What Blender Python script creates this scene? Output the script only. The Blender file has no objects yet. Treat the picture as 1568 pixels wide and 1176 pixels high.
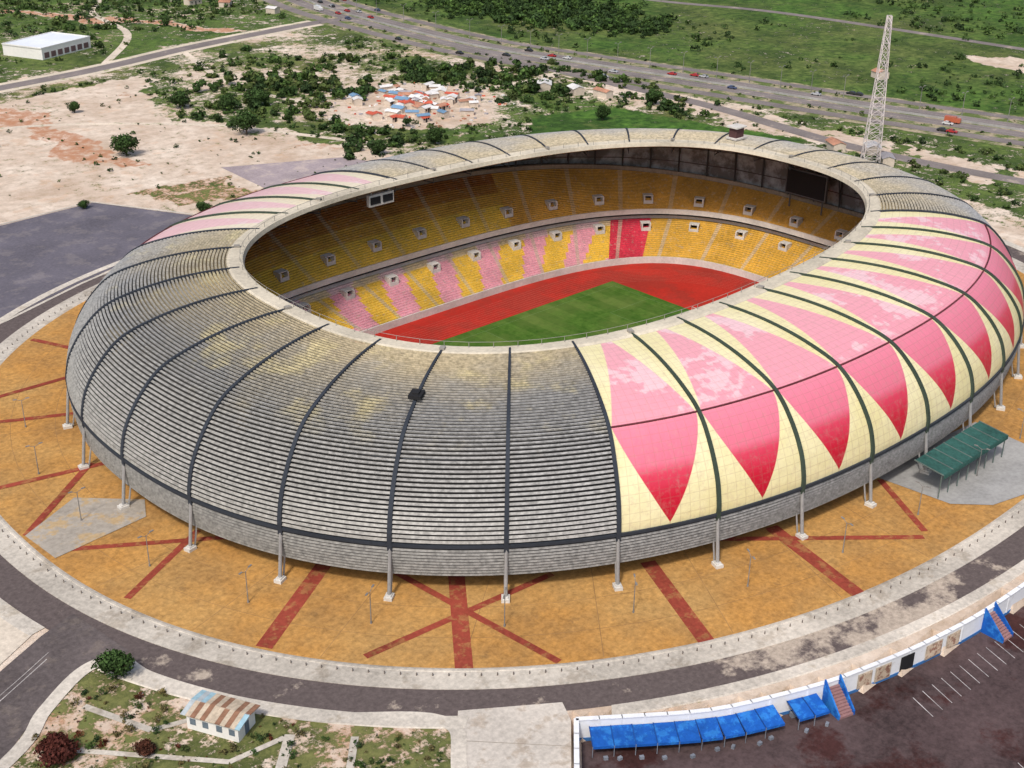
import bpy, numpy as np, math, random
from mathutils import Vector, Matrix
random.seed(7); rng=np.random.default_rng(7)
scn=bpy.context.scene
COL=scn.collection
# ------------------------------------------------------------ materials
class NT:
    def __init__(s,name):
        s.m=bpy.data.materials.new(name); s.m.use_nodes=True; s.t=s.m.node_tree; s.t.nodes.clear()
        s.o=s.t.nodes.new('ShaderNodeOutputMaterial'); s.b=s.t.nodes.new('ShaderNodeBsdfPrincipled')
        s.t.links.new(s.b.outputs[0],s.o.inputs[0])
    def n(s,typ,**k):
        x=s.t.nodes.new(typ)
        for a,v in k.items(): setattr(x,a,v)
        return x
    def l(s,a,b): s.t.links.new(a,b)
    def math(s,op,a,b=None,c=None,clamp=False):
        x=s.n('ShaderNodeMath',operation=op,use_clamp=clamp)
        for i,v in enumerate((a,b,c)):
            if v is None: continue
            if isinstance(v,(int,float)): x.inputs[i].default_value=v
            else: s.l(v,x.inputs[i])
        return x.outputs[0]
    def mapr(s,v,a,b,c,d):
        x=s.n('ShaderNodeMapRange'); s.l(v,x.inputs[0])
        for i,q in enumerate((a,b,c,d)): x.inputs[i+1].default_value=q
        return x.outputs[0]
    def pos(s):
        g=s.n('ShaderNodeNewGeometry'); x=s.n('ShaderNodeSeparateXYZ'); s.l(g.outputs['Position'],x.inputs[0]); return x.outputs
    def noise(s,scale,detail=5,rough=.6,vec=None):
        x=s.n('ShaderNodeTexNoise'); x.inputs['Scale'].default_value=scale; x.inputs['Detail'].default_value=detail
        x.inputs['Roughness'].default_value=rough
        if vec is None:
            g=s.n('ShaderNodeNewGeometry'); vec=g.outputs['Position']
        s.l(vec,x.inputs['Vector']); return x.outputs[0]
    def mix(s,f,a,b,blend='MIX'):
        x=s.n('ShaderNodeMix',data_type='RGBA',blend_type=blend)
        if isinstance(f,(int,float)): x.inputs[0].default_value=f
        else: s.l(f,x.inputs[0])
        for i,v in ((6,a),(7,b)):
            if isinstance(v,tuple): x.inputs[i].default_value=(*v[:3],1)
            else: s.l(v,x.inputs[i])
        return x.outputs[2]
    def grey(s,v):
        x=s.n('ShaderNodeCombineColor')
        for i in range(3): s.l(v,x.inputs[i])
        return x.outputs[0]
    def fin(s,col,rough=.8,spec=.2,bump=None,bs=.3,bd=.1):
        s.l(col,s.b.inputs['Base Color']); s.b.inputs['Roughness'].default_value=rough
        s.b.inputs['Specular IOR Level'].default_value=spec
        if bump is not None:
            b=s.n('ShaderNodeBump'); b.inputs['Strength'].default_value=bs; b.inputs['Distance'].default_value=bd
            s.l(bump,b.inputs['Height']); s.l(b.outputs[0],s.b.inputs['Normal'])
        return s.m
def M(name,col,var=.2,lo=.06,hi=1.2,rough=.8,spec=.2):
    t=NT(name); a=t.noise(lo,4); b=t.noise(hi,6,.7)
    f=t.math('ADD',t.mapr(a,.3,.7,-var,var),t.mapr(b,.3,.7,-var*.8,var*.8)); f=t.math('ADD',f,1.0)
    c=t.mix(1.0,tuple(col),t.grey(f),'MULTIPLY')
    return t.fin(c,rough,spec)
def M2(name,col,col2,th=.6,sc=.12,amt=.8,var=.2,rough=.85):
    """surface with ragged drifts/stains of a second colour"""
    t=NT(name); a=t.noise(sc,8,.68); b=t.noise(1.1,6,.7); lo=t.noise(.05,3)
    f=t.math('ADD',t.mapr(b,.3,.7,1-var,1+var),t.mapr(lo,.3,.7,-var,var))
    c=t.mix(t.mapr(a,th,th+.07,0,amt),tuple(col),tuple(col2))
    return t.fin(t.mix(1.0,c,t.grey(f),'MULTIPLY'),rough,.15)
# ------------------------------------------------------------ mesh helpers
def mk(name,V,F,mats,parent=None,mi=None,smooth=False,uv=None,col=None):
    me=bpy.data.meshes.new(name); V=np.asarray(V,float)
    if isinstance(F,np.ndarray):
        k=F.shape[1]; me.vertices.add(len(V)); me.vertices.foreach_set('co',V.ravel())
        me.loops.add(F.size); me.loops.foreach_set('vertex_index',F.ravel().astype(np.int32))
        me.polygons.add(len(F)); me.polygons.foreach_set('loop_start',np.arange(0,F.size,k,dtype=np.int32))
        me.polygons.foreach_set('loop_total',np.full(len(F),k,np.int32)); me.update(calc_edges=True)
    else: me.from_pydata([tuple(v) for v in V],[],F)
    if not isinstance(mats,(list,tuple)): mats=[mats]
    for m in mats: me.materials.append(m)
    if mi is not None: me.polygons.foreach_set('material_index',np.asarray(mi,np.int32))
    me.polygons.foreach_set('use_smooth',np.full(len(me.polygons),smooth))
    if uv is not None:
        l=me.uv_layers.new(name='UVMap'); l.data.foreach_set('uv',np.asarray(uv,np.float32).ravel())
    if col is not None:
        a=me.color_attributes.new('Col','FLOAT_COLOR','POINT' if len(col)==len(V) and len(V)!=len(me.loops) else 'CORNER')
        c=np.ones((len(col),4),np.float32); c[:,:3]=col; a.data.foreach_set('color',c.ravel())
    o=bpy.data.objects.new(name,me); COL.objects.link(o)
    if parent: o.parent=parent
    me.update(); return o
def empty(name,loc=(0,0,0)):
    o=bpy.data.objects.new(name,None); COL.objects.link(o); o.location=loc; return o
class B:
    def __init__(s): s.v=[];s.f=[];s.m=[]
    def box(s,c,sz,rot=0,mi=0,tilt=None):
        cx,cy,cz=c;hx,hy,hz=[q/2 for q in sz];co,si=math.cos(rot),math.sin(rot);b=len(s.v)
        for x,y,z in ((-1,-1,-1),(1,-1,-1),(1,1,-1),(-1,1,-1),(-1,-1,1),(1,-1,1),(1,1,1),(-1,1,1)):
            X,Y,Z=x*hx,y*hy,z*hz
            if tilt: Z+=tilt*Y
            s.v.append((cx+X*co-Y*si,cy+X*si+Y*co,cz+Z))
        for q in ((0,3,2,1),(4,5,6,7),(0,1,5,4),(1,2,6,5),(2,3,7,6),(3,0,4,7)): s.f.append(tuple(b+i for i in q));s.m.append(mi)
    def tube(s,p,q,r0,r1=None,n=6,mi=0):
        r1=r0 if r1 is None else r1;p=Vector(p);q=Vector(q);d=(q-p).normalized()
        a=d.orthogonal().normalized();c=d.cross(a);b=len(s.v)
        for P,r in((p,r0),(q,r1)):
            for k in range(n):
                t=2*math.pi*k/n; w=P+a*math.cos(t)*r+c*math.sin(t)*r; s.v.append(tuple(w))
        for k in range(n): s.f.append((b+k,b+(k+1)%n,b+n+(k+1)%n,b+n+k));s.m.append(mi)
        s.f.append(tuple(b+n+k for k in range(n)));s.m.append(mi)
        s.f.append(tuple(b+k for k in reversed(range(n))));s.m.append(mi)
    def face(s,pts,mi=0):
        b=len(s.v); s.v+= [tuple(p) for p in pts]; s.f.append(tuple(range(b,b+len(pts))));s.m.append(mi)
    def line(s,p,q,wd,z,mi=0):
        p=np.array(p,float);q=np.array(q,float);d=(q-p)/np.linalg.norm(q-p);nn=np.array([-d[1],d[0]])*wd/2
        s.face([(*(p+nn),z),(*(p-nn),z),(*(q-nn),z),(*(q+nn),z)],mi)
    def obj(s,name,mats,parent=None,smooth=False): return mk(name,s.v,s.f,mats,parent,s.m,smooth)
def cat(P,n=8,closed=False):
    P=[np.array(p,float) for p in P]; out=[]
    m=len(P)
    for i in range(m if closed else m-1):
        p0=P[(i-1)%m] if closed or i>0 else 2*P[0]-P[1]; p1=P[i]; p2=P[(i+1)%m]
        p3=P[(i+2)%m] if closed or i<m-2 else 2*P[-1]-P[-2]
        for k in range(n):
            t=k/n; out.append(.5*((2*p1)+(-p0+p2)*t+(2*p0-5*p1+4*p2-p3)*t*t+(-p0+3*p1-3*p2+p3)*t**3))
    if not closed: out.append(P[-1])
    return np.array(out)
def ribbon(name,P,w,z,mat,off=0.,closed=False,parent=None,smoothn=8,build=True):
    Q=cat(P,smoothn,closed) if smoothn else np.array(P,float)
    if closed: T=np.roll(Q,-1,0)-np.roll(Q,1,0)
    else: T=np.gradient(Q,axis=0)
    T/=np.linalg.norm(T,axis=1)[:,None]; N=np.stack([-T[:,1],T[:,0]],1)
    L=Q+N*(off+w/2);R=Q+N*(off-w/2);n=len(Q)
    V=np.concatenate([np.c_[L,np.full(n,z)],np.c_[R,np.full(n,z)]])
    i=np.arange(n if closed else n-1);j=(i+1)%n
    F=np.stack([i,i+n,j+n,j],1)
    return mk(name,V,F,mat,parent) if build else (V,F)
def poly(name,P,z,mat,parent=None):
    return mk(name,[(p[0],p[1],z) for p in P],[tuple(range(len(P)))],mat,parent)
def inpoly(X,Y,P):
    r=np.zeros(X.shape,bool);n=len(P)
    for i in range(n):
        x1,y1=P[i];x2,y2=P[(i+1)%n]
        if y1==y2: continue
        c=((y1>Y)!=(y2>Y))&(X<(x2-x1)*(Y-y1)/(y2-y1)+x1); r^=c
    return r
def ring(a,b,n,N,cx=0,cy=0,rim=False,sh=0.):
    th=np.linspace(0,2*math.pi,8001)+math.pi;c,s=np.cos(th),np.sin(th)
    x=a*np.sign(c)*abs(c)**(2/n);y=b*np.sign(s)*abs(s)**(2/n)
    d=np.r_[0,np.cumsum(np.hypot(np.diff(x),np.diff(y)))]
    k=np.arange(N)/N; k2=k+sh/36*np.sqrt(np.clip(np.sin(2*math.pi*k),0,1))
    u=k2*d[-1]; x=np.interp(u,d,x);y=np.interp(u,d,y)
    if rim: y=y*(1-.075*x/85)
    return np.stack([x+cx,y+cy],1)
def ringband(rings,N):
    V=np.concatenate(rings);F=[]
    i=np.arange(N);j=(i+1)%N
    for k in range(len(rings)-1): F.append(np.stack([k*N+i,k*N+j,(k+1)*N+j,(k+1)*N+i],1))
    return V,np.concatenate(F)
def r3(p,z): return np.c_[p,np.full(len(p),z) if np.isscalar(z) else z]
# ------------------------------------------------------------ world + light + camera
AZ=math.radians(-118);EL=math.radians(52)
w=bpy.data.worlds.new('World');scn.world=w;w.use_nodes=True
nt=w.node_tree;bg=nt.nodes['Background'];sky=nt.nodes.new('ShaderNodeTexSky');sky.sky_type='NISHITA'
sky.sun_disc=False;sky.sun_elevation=EL;sky.sun_rotation=AZ;sky.air_density=1.0;sky.dust_density=4.0
nt.links.new(sky.outputs[0],bg.inputs[0]);bg.inputs[1].default_value=.14
S=bpy.data.lights.new('sun','SUN');so=bpy.data.objects.new('sun',S);COL.objects.link(so)
S.energy=2.3;S.angle=math.radians(6);S.color=(1,.955,.88)
sd=Vector((math.cos(EL)*math.sin(AZ),math.cos(EL)*math.cos(AZ),math.sin(EL)))
so.rotation_euler=sd.to_track_quat('Z','Y').to_euler();so.location=(0,0,300)
psi,phi,rho=.8125,.4479,.0140
F_=Vector((math.cos(phi)*math.cos(psi),math.cos(phi)*math.sin(psi),-math.sin(phi)))
R_=Vector((math.sin(psi),-math.cos(psi),0));U_=R_.cross(F_)
R2=R_*math.cos(rho)+U_*math.sin(rho);U2=U_*math.cos(rho)-R_*math.sin(rho)
cam=bpy.data.cameras.new('camera');co=bpy.data.objects.new('camera',cam);COL.objects.link(co);scn.camera=co
co.matrix_world=Matrix(((R2.x,U2.x,-F_.x,-222.31),(R2.y,U2.y,-F_.y,-211.85),(R2.z,U2.z,-F_.z,133.91),(0,0,0,1)))
cam.lens=36*1988.4/1568;cam.sensor_width=36;cam.clip_end=20000;cam.clip_start=1
scn.view_settings.view_transform='Standard'
try: scn.view_settings.look='None'
except Exception: pass
# ------------------------------------------------------------ site polygons (metres, world)
WL=[(-151,-149),(-106,-104.5),(-89,-117.5),(-70,-125.5),(-52,-130),(-36,-132.5),(-18,-133.5),(60,-133.8)]
P_PARK=[(-106,-103.6),(-89,-116.6),(-70,-124.7),(-52,-129.2),(-36,-131.7),(-18,-132.7),(60,-133),(140,-112),(260,-160),(200,-300),(-160,-300),(-152,-149)]
P_SAND=[(-130,300),(-60,330),(-6,335),(73,349),(45,300),(30,271),(56,246),(60,215),(75,180),(70,160),(40,150),(-10,140),(-30,100),(-110,60),(-170,60),(-220,200)]
P_SAND2=[(120,140),(150,100),(175,50),(185,0),(185,-60),(140,-90),(120,0),(100,80)]
P_LUSH=[(151,172),(190,161),(198,120),(207,76),(190,78),(165,110),(128,146),(140,162)]
P_VIL=[(84,234),(120,256),(150,262),(166,230),(150,190),(138,178),(103,192),(88,205)]
P_GARD=[(-149,-41),(-148,-49),(-143,-60),(-134,-75),(-119,-90),(-125,-100),(-165,-145),(-230,-120),(-205,-66),(-174,-53),(-165,-46),(-155,-40)]
P_PLOT=[(-24,188),(14,178),(6,150),(-16,157)]
P_LOT0=[(-160,90),(-20,140),(-10,180),(-60,210),(-160,210)]
HW=[(330,760),(270,560),(246,480),(234,410),(230,300),(243,229),(258,159),(270,97),(287,25),(305,-60),(340,-200),(420,-420)]
hwc=cat(HW,12)
def HX(y): return np.interp(y,hwc[::-1,1],hwc[::-1,0])
# ------------------------------------------------------------ ground
def axis(lo,hi,st,far):
    core=np.arange(lo,hi+st,st);g=[];d=st;x=core[-1]
    while x<far: d*=1.22;x+=d;g.append(x)
    h=[];d=st;x=lo
    while x>-far: d*=1.22;x-=d;h.append(x)
    return np.r_[h[::-1],core,g]
gx=axis(-235,560,1.7,9000);gy=axis(-235,700,1.9,9000)
X,Y=np.meshgrid(gx,gy);nx,ny=len(gx),len(gy)
def vnoise(x,y,sc,seed):
    r=np.random.default_rng(seed).random((256,256));u=x/sc;v=y/sc
    i=np.floor(u).astype(int);j=np.floor(v).astype(int);fu=u-i;fv=v-j;fu=fu*fu*(3-2*fu);fv=fv*fv*(3-2*fv)
    g=lambda a,b:r[a%256,b%256]
    return (g(i,j)*(1-fu)+g(i+1,j)*fu)*(1-fv)+(g(i,j+1)*(1-fu)+g(i+1,j+1)*fu)*fv
def fb(x,y,sc,seed): return (vnoise(x,y,sc,seed)*.5+vnoise(x,y,sc/2.1,seed+1)*.3+vnoise(x,y,sc/4.3,seed+2)*.2)
wx=X+14*(fb(X,Y,22,1)-.5)*2;wy=Y+14*(fb(X,Y,22,5)-.5)*2
hx=HX(Y)
beyond=wx>hx+8
n1=fb(X,Y,60,11);n2=fb(X,Y,26,21);n3=fb(X,Y,12,91)
veg=.62+1.3*(n2-.5); lush=np.clip(.35+1.2*(n1-.5),0,1); org=np.clip((fb(X,Y,45,31)-.62)*4,0,1)*.8
rd2y=362+.2*(wx-6)
m=(wy>rd2y+8)&~beyond; veg[m]=.80+.7*(n2[m]-.5);lush[m]=.30+.5*n1[m]
m=m&(abs(wx-150+.5*(wy-430))<6); veg[m]=.1;org[m]=.8
m=inpoly(wx,wy,P_SAND); veg[m]=.04+1.1*np.clip(n2[m]-.50,0,1)
m=inpoly(wx,wy,P_SAND2); veg[m]=.15+.4*n2[m]
m=(wx>135)&(wx<hx)&(wy<90)&~inpoly(wx,wy,P_SAND2); veg[m]=.72+.5*(n2[m]-.5);lush[m]=.55
m=(abs(wx-219)<11)&(wy<320)&(n3>.4); veg[m]=.12
m=inpoly(wx,wy,P_VIL); veg[m]=.12+.5*np.clip(n3[m]-.5,0,1)
m=inpoly(X+.3*(wx-X),Y+.3*(wy-Y),P_LUSH); veg[m]=1;lush[m]=.95;org[m]=0
m=beyond; veg[m]=.95+.35*(n2[m]-.5);lush[m]=np.clip(.1+1.0*n1[m]+.5*(n2[m]-.5),0,.85);org[m]=0
d=np.hypot(wx-415,(wy-80)*.5); m=d<18; veg[m]=.1
m=(abs(wx+12)<8)&(wy>215)&(wy<330); org[m]=.75; veg[m]*=.4
m=inpoly(wx,wy,P_PLOT); veg[m]=.55;lush[m]=.3;org[m]=.8
m=((abs(X)/172)**2.2+(abs(Y-2)/146)**2.2<1)&(Y<60); veg[m]=.04;org[m]=0
m=inpoly(X+.1*(wx-X),Y+.1*(wy-Y),P_GARD); veg[m]=.62+.8*(n3[m]-.5);lush[m]=.10;org[m]=.62
Z=np.where(inpoly(X,Y,P_PARK),-3.25,0.)
rr=(abs(X)/131)**2.24+(abs(Y)/104)**2.24
idx=np.arange(nx*ny).reshape(ny,nx)
F=np.stack([idx[:-1,:-1],idx[:-1,1:],idx[1:,1:],idx[1:,:-1]],-1).reshape(-1,4)
F=F[(rr.ravel()[F]>1).any(1)]
t=NT('ground_soil');at=t.n('ShaderNodeAttribute',attribute_name='Col');sp=t.n('ShaderNodeSeparateColor');t.l(at.outputs[0],sp.inputs[0])
nf=t.noise(.22,9,.74);nc=t.noise(.035,6,.65);nx_=t.noise(1.1,5,.7);nm=t.noise(.09,6,.7)
sand=t.mix(t.mapr(nc,.35,.65,0,1),(.56,.43,.33),(.80,.69,.58));sand=t.mix(t.mapr(nf,.42,.66,0,.65),sand,(.38,.28,.19));sand=t.mix(t.mapr(nm,.56,.62,0,.35),sand,(.62,.40,.25))
om=t.math('ADD',sp.outputs[1],t.mapr(nf,.3,.7,-.5,.5));sand=t.mix(t.mapr(om,.40,.85,0,.8),sand,(.46,.20,.10))
dry=t.mix(t.mapr(nf,.38,.62,0,1),(.040,.060,.018),(.22,.21,.08));lu=t.mix(t.mapr(nf,.38,.62,0,1),(.020,.060,.012),(.10,.215,.035))
vc=t.mix(sp.outputs[2],dry,lu);vc=t.mix(t.mapr(nc,.46,.6,0,.6),vc,(.026,.052,.014));vc=t.mix(t.mapr(nm,.55,.64,0,.5),vc,(.16,.19,.06))
vm=t.math('ADD',sp.outputs[0],t.math('ADD',t.mapr(nf,.3,.7,-.5,.5),t.mapr(nx_,.3,.7,-.25,.25)))
c=t.mix(t.mapr(vm,.42,.62,0,1),sand,vc)
gm=t.fin(c,.95,.1,nx_,.5,.4)
mk('ground',np.stack([X.ravel(),Y.ravel(),Z.ravel()],1),F,gm,col=np.stack([np.clip(veg,0,1).ravel(),org.ravel(),lush.ravel()],1))
# ------------------------------------------------------------ paving
asph_far=M2('asphalt_worn',(.22,.19,.18),(.42,.34,.27),.58,.1,.6)
asph_lot=M2('asphalt_lot',(.135,.125,.15),(.20,.18,.19),.52,.15,.7)
asph_red=M2('asphalt_dark',(.085,.058,.058),(.050,.018,.016),.50,.06,.9,.35)
asph=M2('asphalt',(.120,.100,.098),(.17,.14,.125),.55,.15,.8,.3)
t=NT('ring_road_asphalt');px=t.pos();a=t.noise(.10,8,.68);b_=t.noise(1.1,6,.7)
g=t.math('MULTIPLY',t.mapr(px[0],-95,-62,0,1),t.mapr(px[0],-30,8,1,.2));th=t.math('ADD',a,t.math('MULTIPLY',g,.13))
c=t.mix(t.mapr(th,.60,.68,0,.85),(.120,.096,.092),(.50,.42,.34));c=t.mix(1.0,c,t.grey(t.mapr(b_,.3,.7,.7,1.3)),'MULTIPLY');road_sand=t.fin(c,.9,.15)
pave=M2('pale_pavement',(.52,.475,.41),(.36,.31,.25),.54,.14,.7,.25)
conc=M('concrete_grey',(.34,.335,.325),.2,.1,1.2)
kerbm=M2('kerb_stone',(.58,.53,.46),(.40,.34,.26),.56,.2,.6,.25)
t=NT('ochre_paving');a=t.noise(.09,8,.7);b_=t.noise(.9,6,.75);c2=t.noise(.035,4);d2=t.noise(.3,7,.7)
c=t.mix(t.mapr(a,.4,.62,0,1),(.53,.27,.075),(.38,.205,.07));c=t.mix(t.mapr(c2,.45,.68,0,.6),c,(.54,.34,.13));c=t.mix(t.mapr(d2,.58,.70,0,.6),c,(.24,.14,.06))
c=t.mix(1.0,c,t.grey(t.mapr(b_,.28,.72,.58,1.3)),'MULTIPLY');ochre=t.fin(c,.9,.12)
redst=M2('red_paving',(.28,.055,.035),(.34,.15,.06),.52,.35,.8,.25)
white=M('white_paint',(.78,.77,.74),.08)
dark=M('dark_opening',(.02,.02,.022),.1)
N=288
pin=ring(118,90,2.24,N);pout=ring(146,120,2.2,N,0,2);pav=ring(151.5,125,2.2,N,0,2);ro=ring(158,131,2.2,N,0,2)
V,Fq=ringband([r3(pin,.10),r3(pout,.10)],N);mk('plaza_paving',V,Fq,ochre)
V,Fq=ringband([r3(pout,.10),r3(ring(146.5,120.5,2.2,N,0,2),.24),r3(ring(146.9,120.9,2.2,N,0,2),.24),r3(ring(147.,121.,2.2,N,0,2),.13),r3(pav,.13),r3(pav,.03)],N);mk('ring_pavement',V,Fq,pave)
V,Fq=ringband([r3(pav,.04),r3(ro,.04)],N);mk('ring_road',V,Fq,road_sand)
V,Fq=ringband([r3(ro,.03),r3(ro,.16),r3(ring(161.,133,2.2,N,0,2),.15),r3(ring(161.2,133.2,2.2,N,0,2),.0)],N)
ctr=V[Fq].mean(1)
kp=~((ctr[:,0]<-140)&(ctr[:,1]<-26)&(ctr[:,1]>-44))&~inpoly(ctr[:,0],ctr[:,1],P_PARK)
kp&=~((ctr[:,0]<-100)&(ctr[:,0]>-119)&(ctr[:,1]<-85))
mk('outer_pavement',V,Fq[kp],kerbm)
st=[((-92,-60),(-110.5,-83.5),3.0),((-108,-42),(-131,-56.2),3.0),((-64,-82),(-75.0,-105.2),3.0),((-37,-90),(-43.9,-114.8),3.0),
((-101,-52),(-97.2,-92),1.4),((-80,-73),(-120,-69.5),1.4),((-120,-17),(-141,-28.3),1.4),((-144,-5),(-117,-23),1.4),((-18,-112),(-48,-86),1.4),((-5,-94),(-16,-111),1.4),
((-132,53),(-112,43),1.5),((-143,24),(-121,19),1.5),((-145.2,3),(-123,21),1.5),((-104,90),(-98,76),1.5),((-128,64),(-103,63),1.5)]
b=B()
for k,(p,q,wd) in enumerate(st): b.line(p,q,wd,.12+.006*k)
b.obj('plaza_red_stripes',redst)
b=B();po=ring(145.5,119.5,2.2,108,0,2);pi_=ring(120,92,2.24,108)
for k in range(0,108,3): b.line(pi_[k],po[k],.12,.106)
for f_ in (.35,.7):
    q=pi_+(po-pi_)*f_
    for k in range(108): b.line(q[k],q[(k+1)%108],.10,.111)
b.obj('paving_joints',M('joint',(.30,.17,.07),.3))
poly('entrance_apron',[(-5,-90),(34,-94),(32,-110),(13,-117.5),(3,-115),(-3,-109)],.23,conc)
poly('entrance_apron',[(-145.4,3),(-132,10),(-122,0),(-125,-6),(-144.6,-8)],.22,M2('pale_apron',(.38,.34,.29),(.46,.32,.16),.50,.2,.8))
b=B();bp=ring(148,122,2.2,330,0,2)
for p in bp:
    if p[0]<40: b.tube((p[0],p[1],.12),(p[0],p[1],.68),.12,.1,5)
b.obj('bollard_row',M('bollard',(.16,.135,.12),.1))
poly('side_road',[(-150,-26),(-157,-28.5),(-166,-33),(-205,-50),(-230,-61),(-230,-77),(-205,-66),(-174,-53),(-165,-46),(-155,-41),(-148,-42)],.055,asph)
fade=M('faded_marking',(.45,.42,.40),.3,.3,2)
ribbon('side_road_markings',[(-159,-35),(-170,-40.5),(-190,-50)],.16,.07,fade)
ribbon('side_road_markings',[(-158,-33.5),(-168,-38.5),(-190,-48.5)],.12,.07,fade)
poly('traffic_island',[(-160,-8),(-157.5,-27),(-166,-31.8),(-205,-48),(-230,-58),(-230,0),(-170,8)],.14,M2('island_sand',(.64,.56,.46),(.46,.37,.27),.55,.15,.7))
ribbon('garden_kerb',[(-205,-66.5),(-174,-54),(-165,-47),(-156,-41.8),(-150.5,-43),(-149,-50),(-144,-61),(-135,-76),(-121,-90),(-126,-100),(-150,-126)],2.4,.16,kerbm)
b=B()
for p,q,wd in (((-160,-50),(-155,-62),1.2),((-155,-62),(-143,-66),1.0),((-140,-77),(-155,-92),1.6),((-133,-84),(-146,-98),1.2),((-166,-58),(-150,-76),1.0),((-150,-76),(-141,-77),1)): b.line(p,q,wd,.1+.004*len(b.f))
b.obj('garden_path',pave)
poly('gate_drive',[(-117.5,-90),(-104,-99.5),(-106,-103.4),(-151.5,-148.5),(-163,-135),(-125,-98)],.09,M2('drive_slabs',(.56,.51,.45),(.40,.33,.26),.54,.2,.7))
b=B()
for k in range(1,9):
    f=k/9;b.line((-117.5-f*40,-91-f*38),(-105.5-f*42,-103-f*42),.12,.10)
b.obj('gate_drive_joints',M('drive_joint',(.30,.26,.21),.3))
poly('car_park',[(-72,181),(-40,184),(-22,151),(-38,135),(-54,127),(-77,119),(-104,107),(-130,100),(-150,160),(-110,200)],.06,asph_lot)
ribbon('car_park_kerb',[(-109,197),(-72,182),(-40,185),(-21,151),(-38,134),(-54,126),(-77,118),(-104,106),(-130,99)],1.0,.12,kerbm,smoothn=0)
poly('paved_lot',[(14,192),(56,174),(61,158),(12,161)],.06,M2('lot_pinkgrey',(.36,.30,.31),(.46,.38,.34),.52,.1,.7))
pk=[(x,y-.9) if y>-140 else (x,y) for x,y in P_PARK]; pk[0]=(-105.6,-105.4);pk[-1]=(-151,-151)
poly('parking_lot',pk,-3.1,asph_red)
b=B();base=np.array([-58,-134.5]);dv=np.array([.985,-.06]);nv=np.array([-.35,-.94])
for off in (0,-20):
    for k in range(30):
        p=base+dv*2.7*k+nv*(-off);b.line(p,p+nv*5.0,.13,-3.08)
b.obj('parking_bay_markings',M('bay_line',(.50,.47,.46),.35,.4,2))
t=NT('highway_verge');a=t.noise(.12,8,.7);b_=t.noise(.8,5,.7)
c=t.mix(t.mapr(a,.42,.54,0,1),(.40,.33,.23),(.12,.16,.05));c=t.mix(1.0,c,t.grey(t.mapr(b_,.3,.7,.7,1.3)),'MULTIPLY');verge=t.fin(c,.95,.1)
ribbon('highway_verge',HW,54,.04,verge,smoothn=12)
for off,wd in ((-19,7),(-5,9),(7.5,9),(21.5,6)): ribbon('highway',HW,wd,.12,asph_far,off,smoothn=12)
b=B()
for off in (-9.2,-.8,3.3,11.7,-5,7.5):
    V_,F_q=ribbon('x',HW,.16,.14,None,off,smoothn=12,build=False)
    n0=len(b.v);b.v+= [tuple(v) for v in V_];b.f+=[tuple(int(i)+n0 for i in f) for f in F_q];b.m+=[0]*len(F_q)
b.obj('highway_markings',fade)
b=B();q=hwc
for i in range(len(q)-1):
    p0,p1=q[i],q[i+1];d=p1-p0;L=np.hypot(*d);nn=np.array([-d[1],d[0]])/L*1.25;c_=(p0+p1)/2+nn
    b.box((c_[0],c_[1],.5),(L,.35,.9),math.atan2(d[1],d[0]))
b.obj('median_barrier',conc)
BR=[(-130,340),(-60,352),(6,362),(58,371),(121,389),(204,404),(228,402)]
ribbon('back_road',BR,9,.07,asph_far)
ribbon('back_road_verge',BR,17,.03,M2('verge_sand',(.66,.57,.45),(.25,.26,.11),.55,.1,.8))
ribbon('country_road',[(380,640),(400,450),(413,336),(439,255),(449,108),(455,-80)],7,.07,asph_far)
ribbon('service_road',[(222,300),(223,189),(223,132),(214,61),(220,-5),(240,-90)],8,.06,asph_far)
tks=M2('track_sand',(.68,.58,.47),(.30,.28,.14),.54,.2,.8)
ribbon('dirt_track',[(170,30),(150,90),(130,130),(95,150),(60,155)],6,.05,tks)
ribbon('dirt_track',[(-60,300),(-10,290),(40,250),(60,215),(78,178)],3.5,.05,tks)
ribbon('dirt_track',[(86,190),(95,240),(88,300),(110,385)],3.5,.052,tks)
ribbon('dirt_track',[(160,225),(195,222),(222,226)],4,.053,tks)
ribbon('dirt_track',[(60,372),(110,440),(130,520),(200,600)],4,.054,tks)
# ------------------------------------------------------------ stadium
ST=empty('football_stadium')
PR=[(0,31),(.18,31.2),(.38,30.7),(.58,29.3),(.76,26.9),(.88,22.6),(.965,17.4),(1.0,12.8),(1.003,10.5),(1.0,7.5),(.985,4.0)]
prof=cat(PR,14)
ds=np.hypot(np.diff(prof[:,0])*41,np.diff(prof[:,1]));L=np.r_[0,np.cumsum(ds)];LT=L[-1];tt=L/LT
TM=np.interp(.76,prof[:90,0],tt[:90]);TR=tt[np.argmin(abs(prof[:,1]-10.5))]
def PS(t,off=0):
    s=np.interp(t,tt,prof[:,0]);z=np.interp(t,tt,prof[:,1]);e=.004
    ds_=(np.interp(min(t+e,1),tt,prof[:,0])-np.interp(max(t-e,0),tt,prof[:,0]))*41;dz=np.interp(min(t+e,1),tt,prof[:,1])-np.interp(max(t-e,0),tt,prof[:,1])
    l=math.hypot(ds_,dz);return s+off*(-dz/l)/41,z+off*ds_/l
RIM=ring(85,55.3,2.55,N,1.5,0,True,sh=-.33);OUT=ring(125,97.3,2.24,N,sh=.22)
def SR(t,off=0):
    s,z=PS(t,off);return r3(RIM+(OUT-RIM)*s,z)
def pt(u,t,off=0):
    i=int(math.floor(u))%N;f=u-math.floor(u);s,z=PS(t,off)
    r=RIM[i]*(1-f)+RIM[(i+1)%N]*f;o=OUT[i]*(1-f)+OUT[(i+1)%N]*f
    p=r+(o-r)*s;return np.array([p[0],p[1],z])
pinkcols=np.zeros(N,bool);pinkcols[5*8:14*8]=True;pinkcols[28*8:32*8]=True
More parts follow.
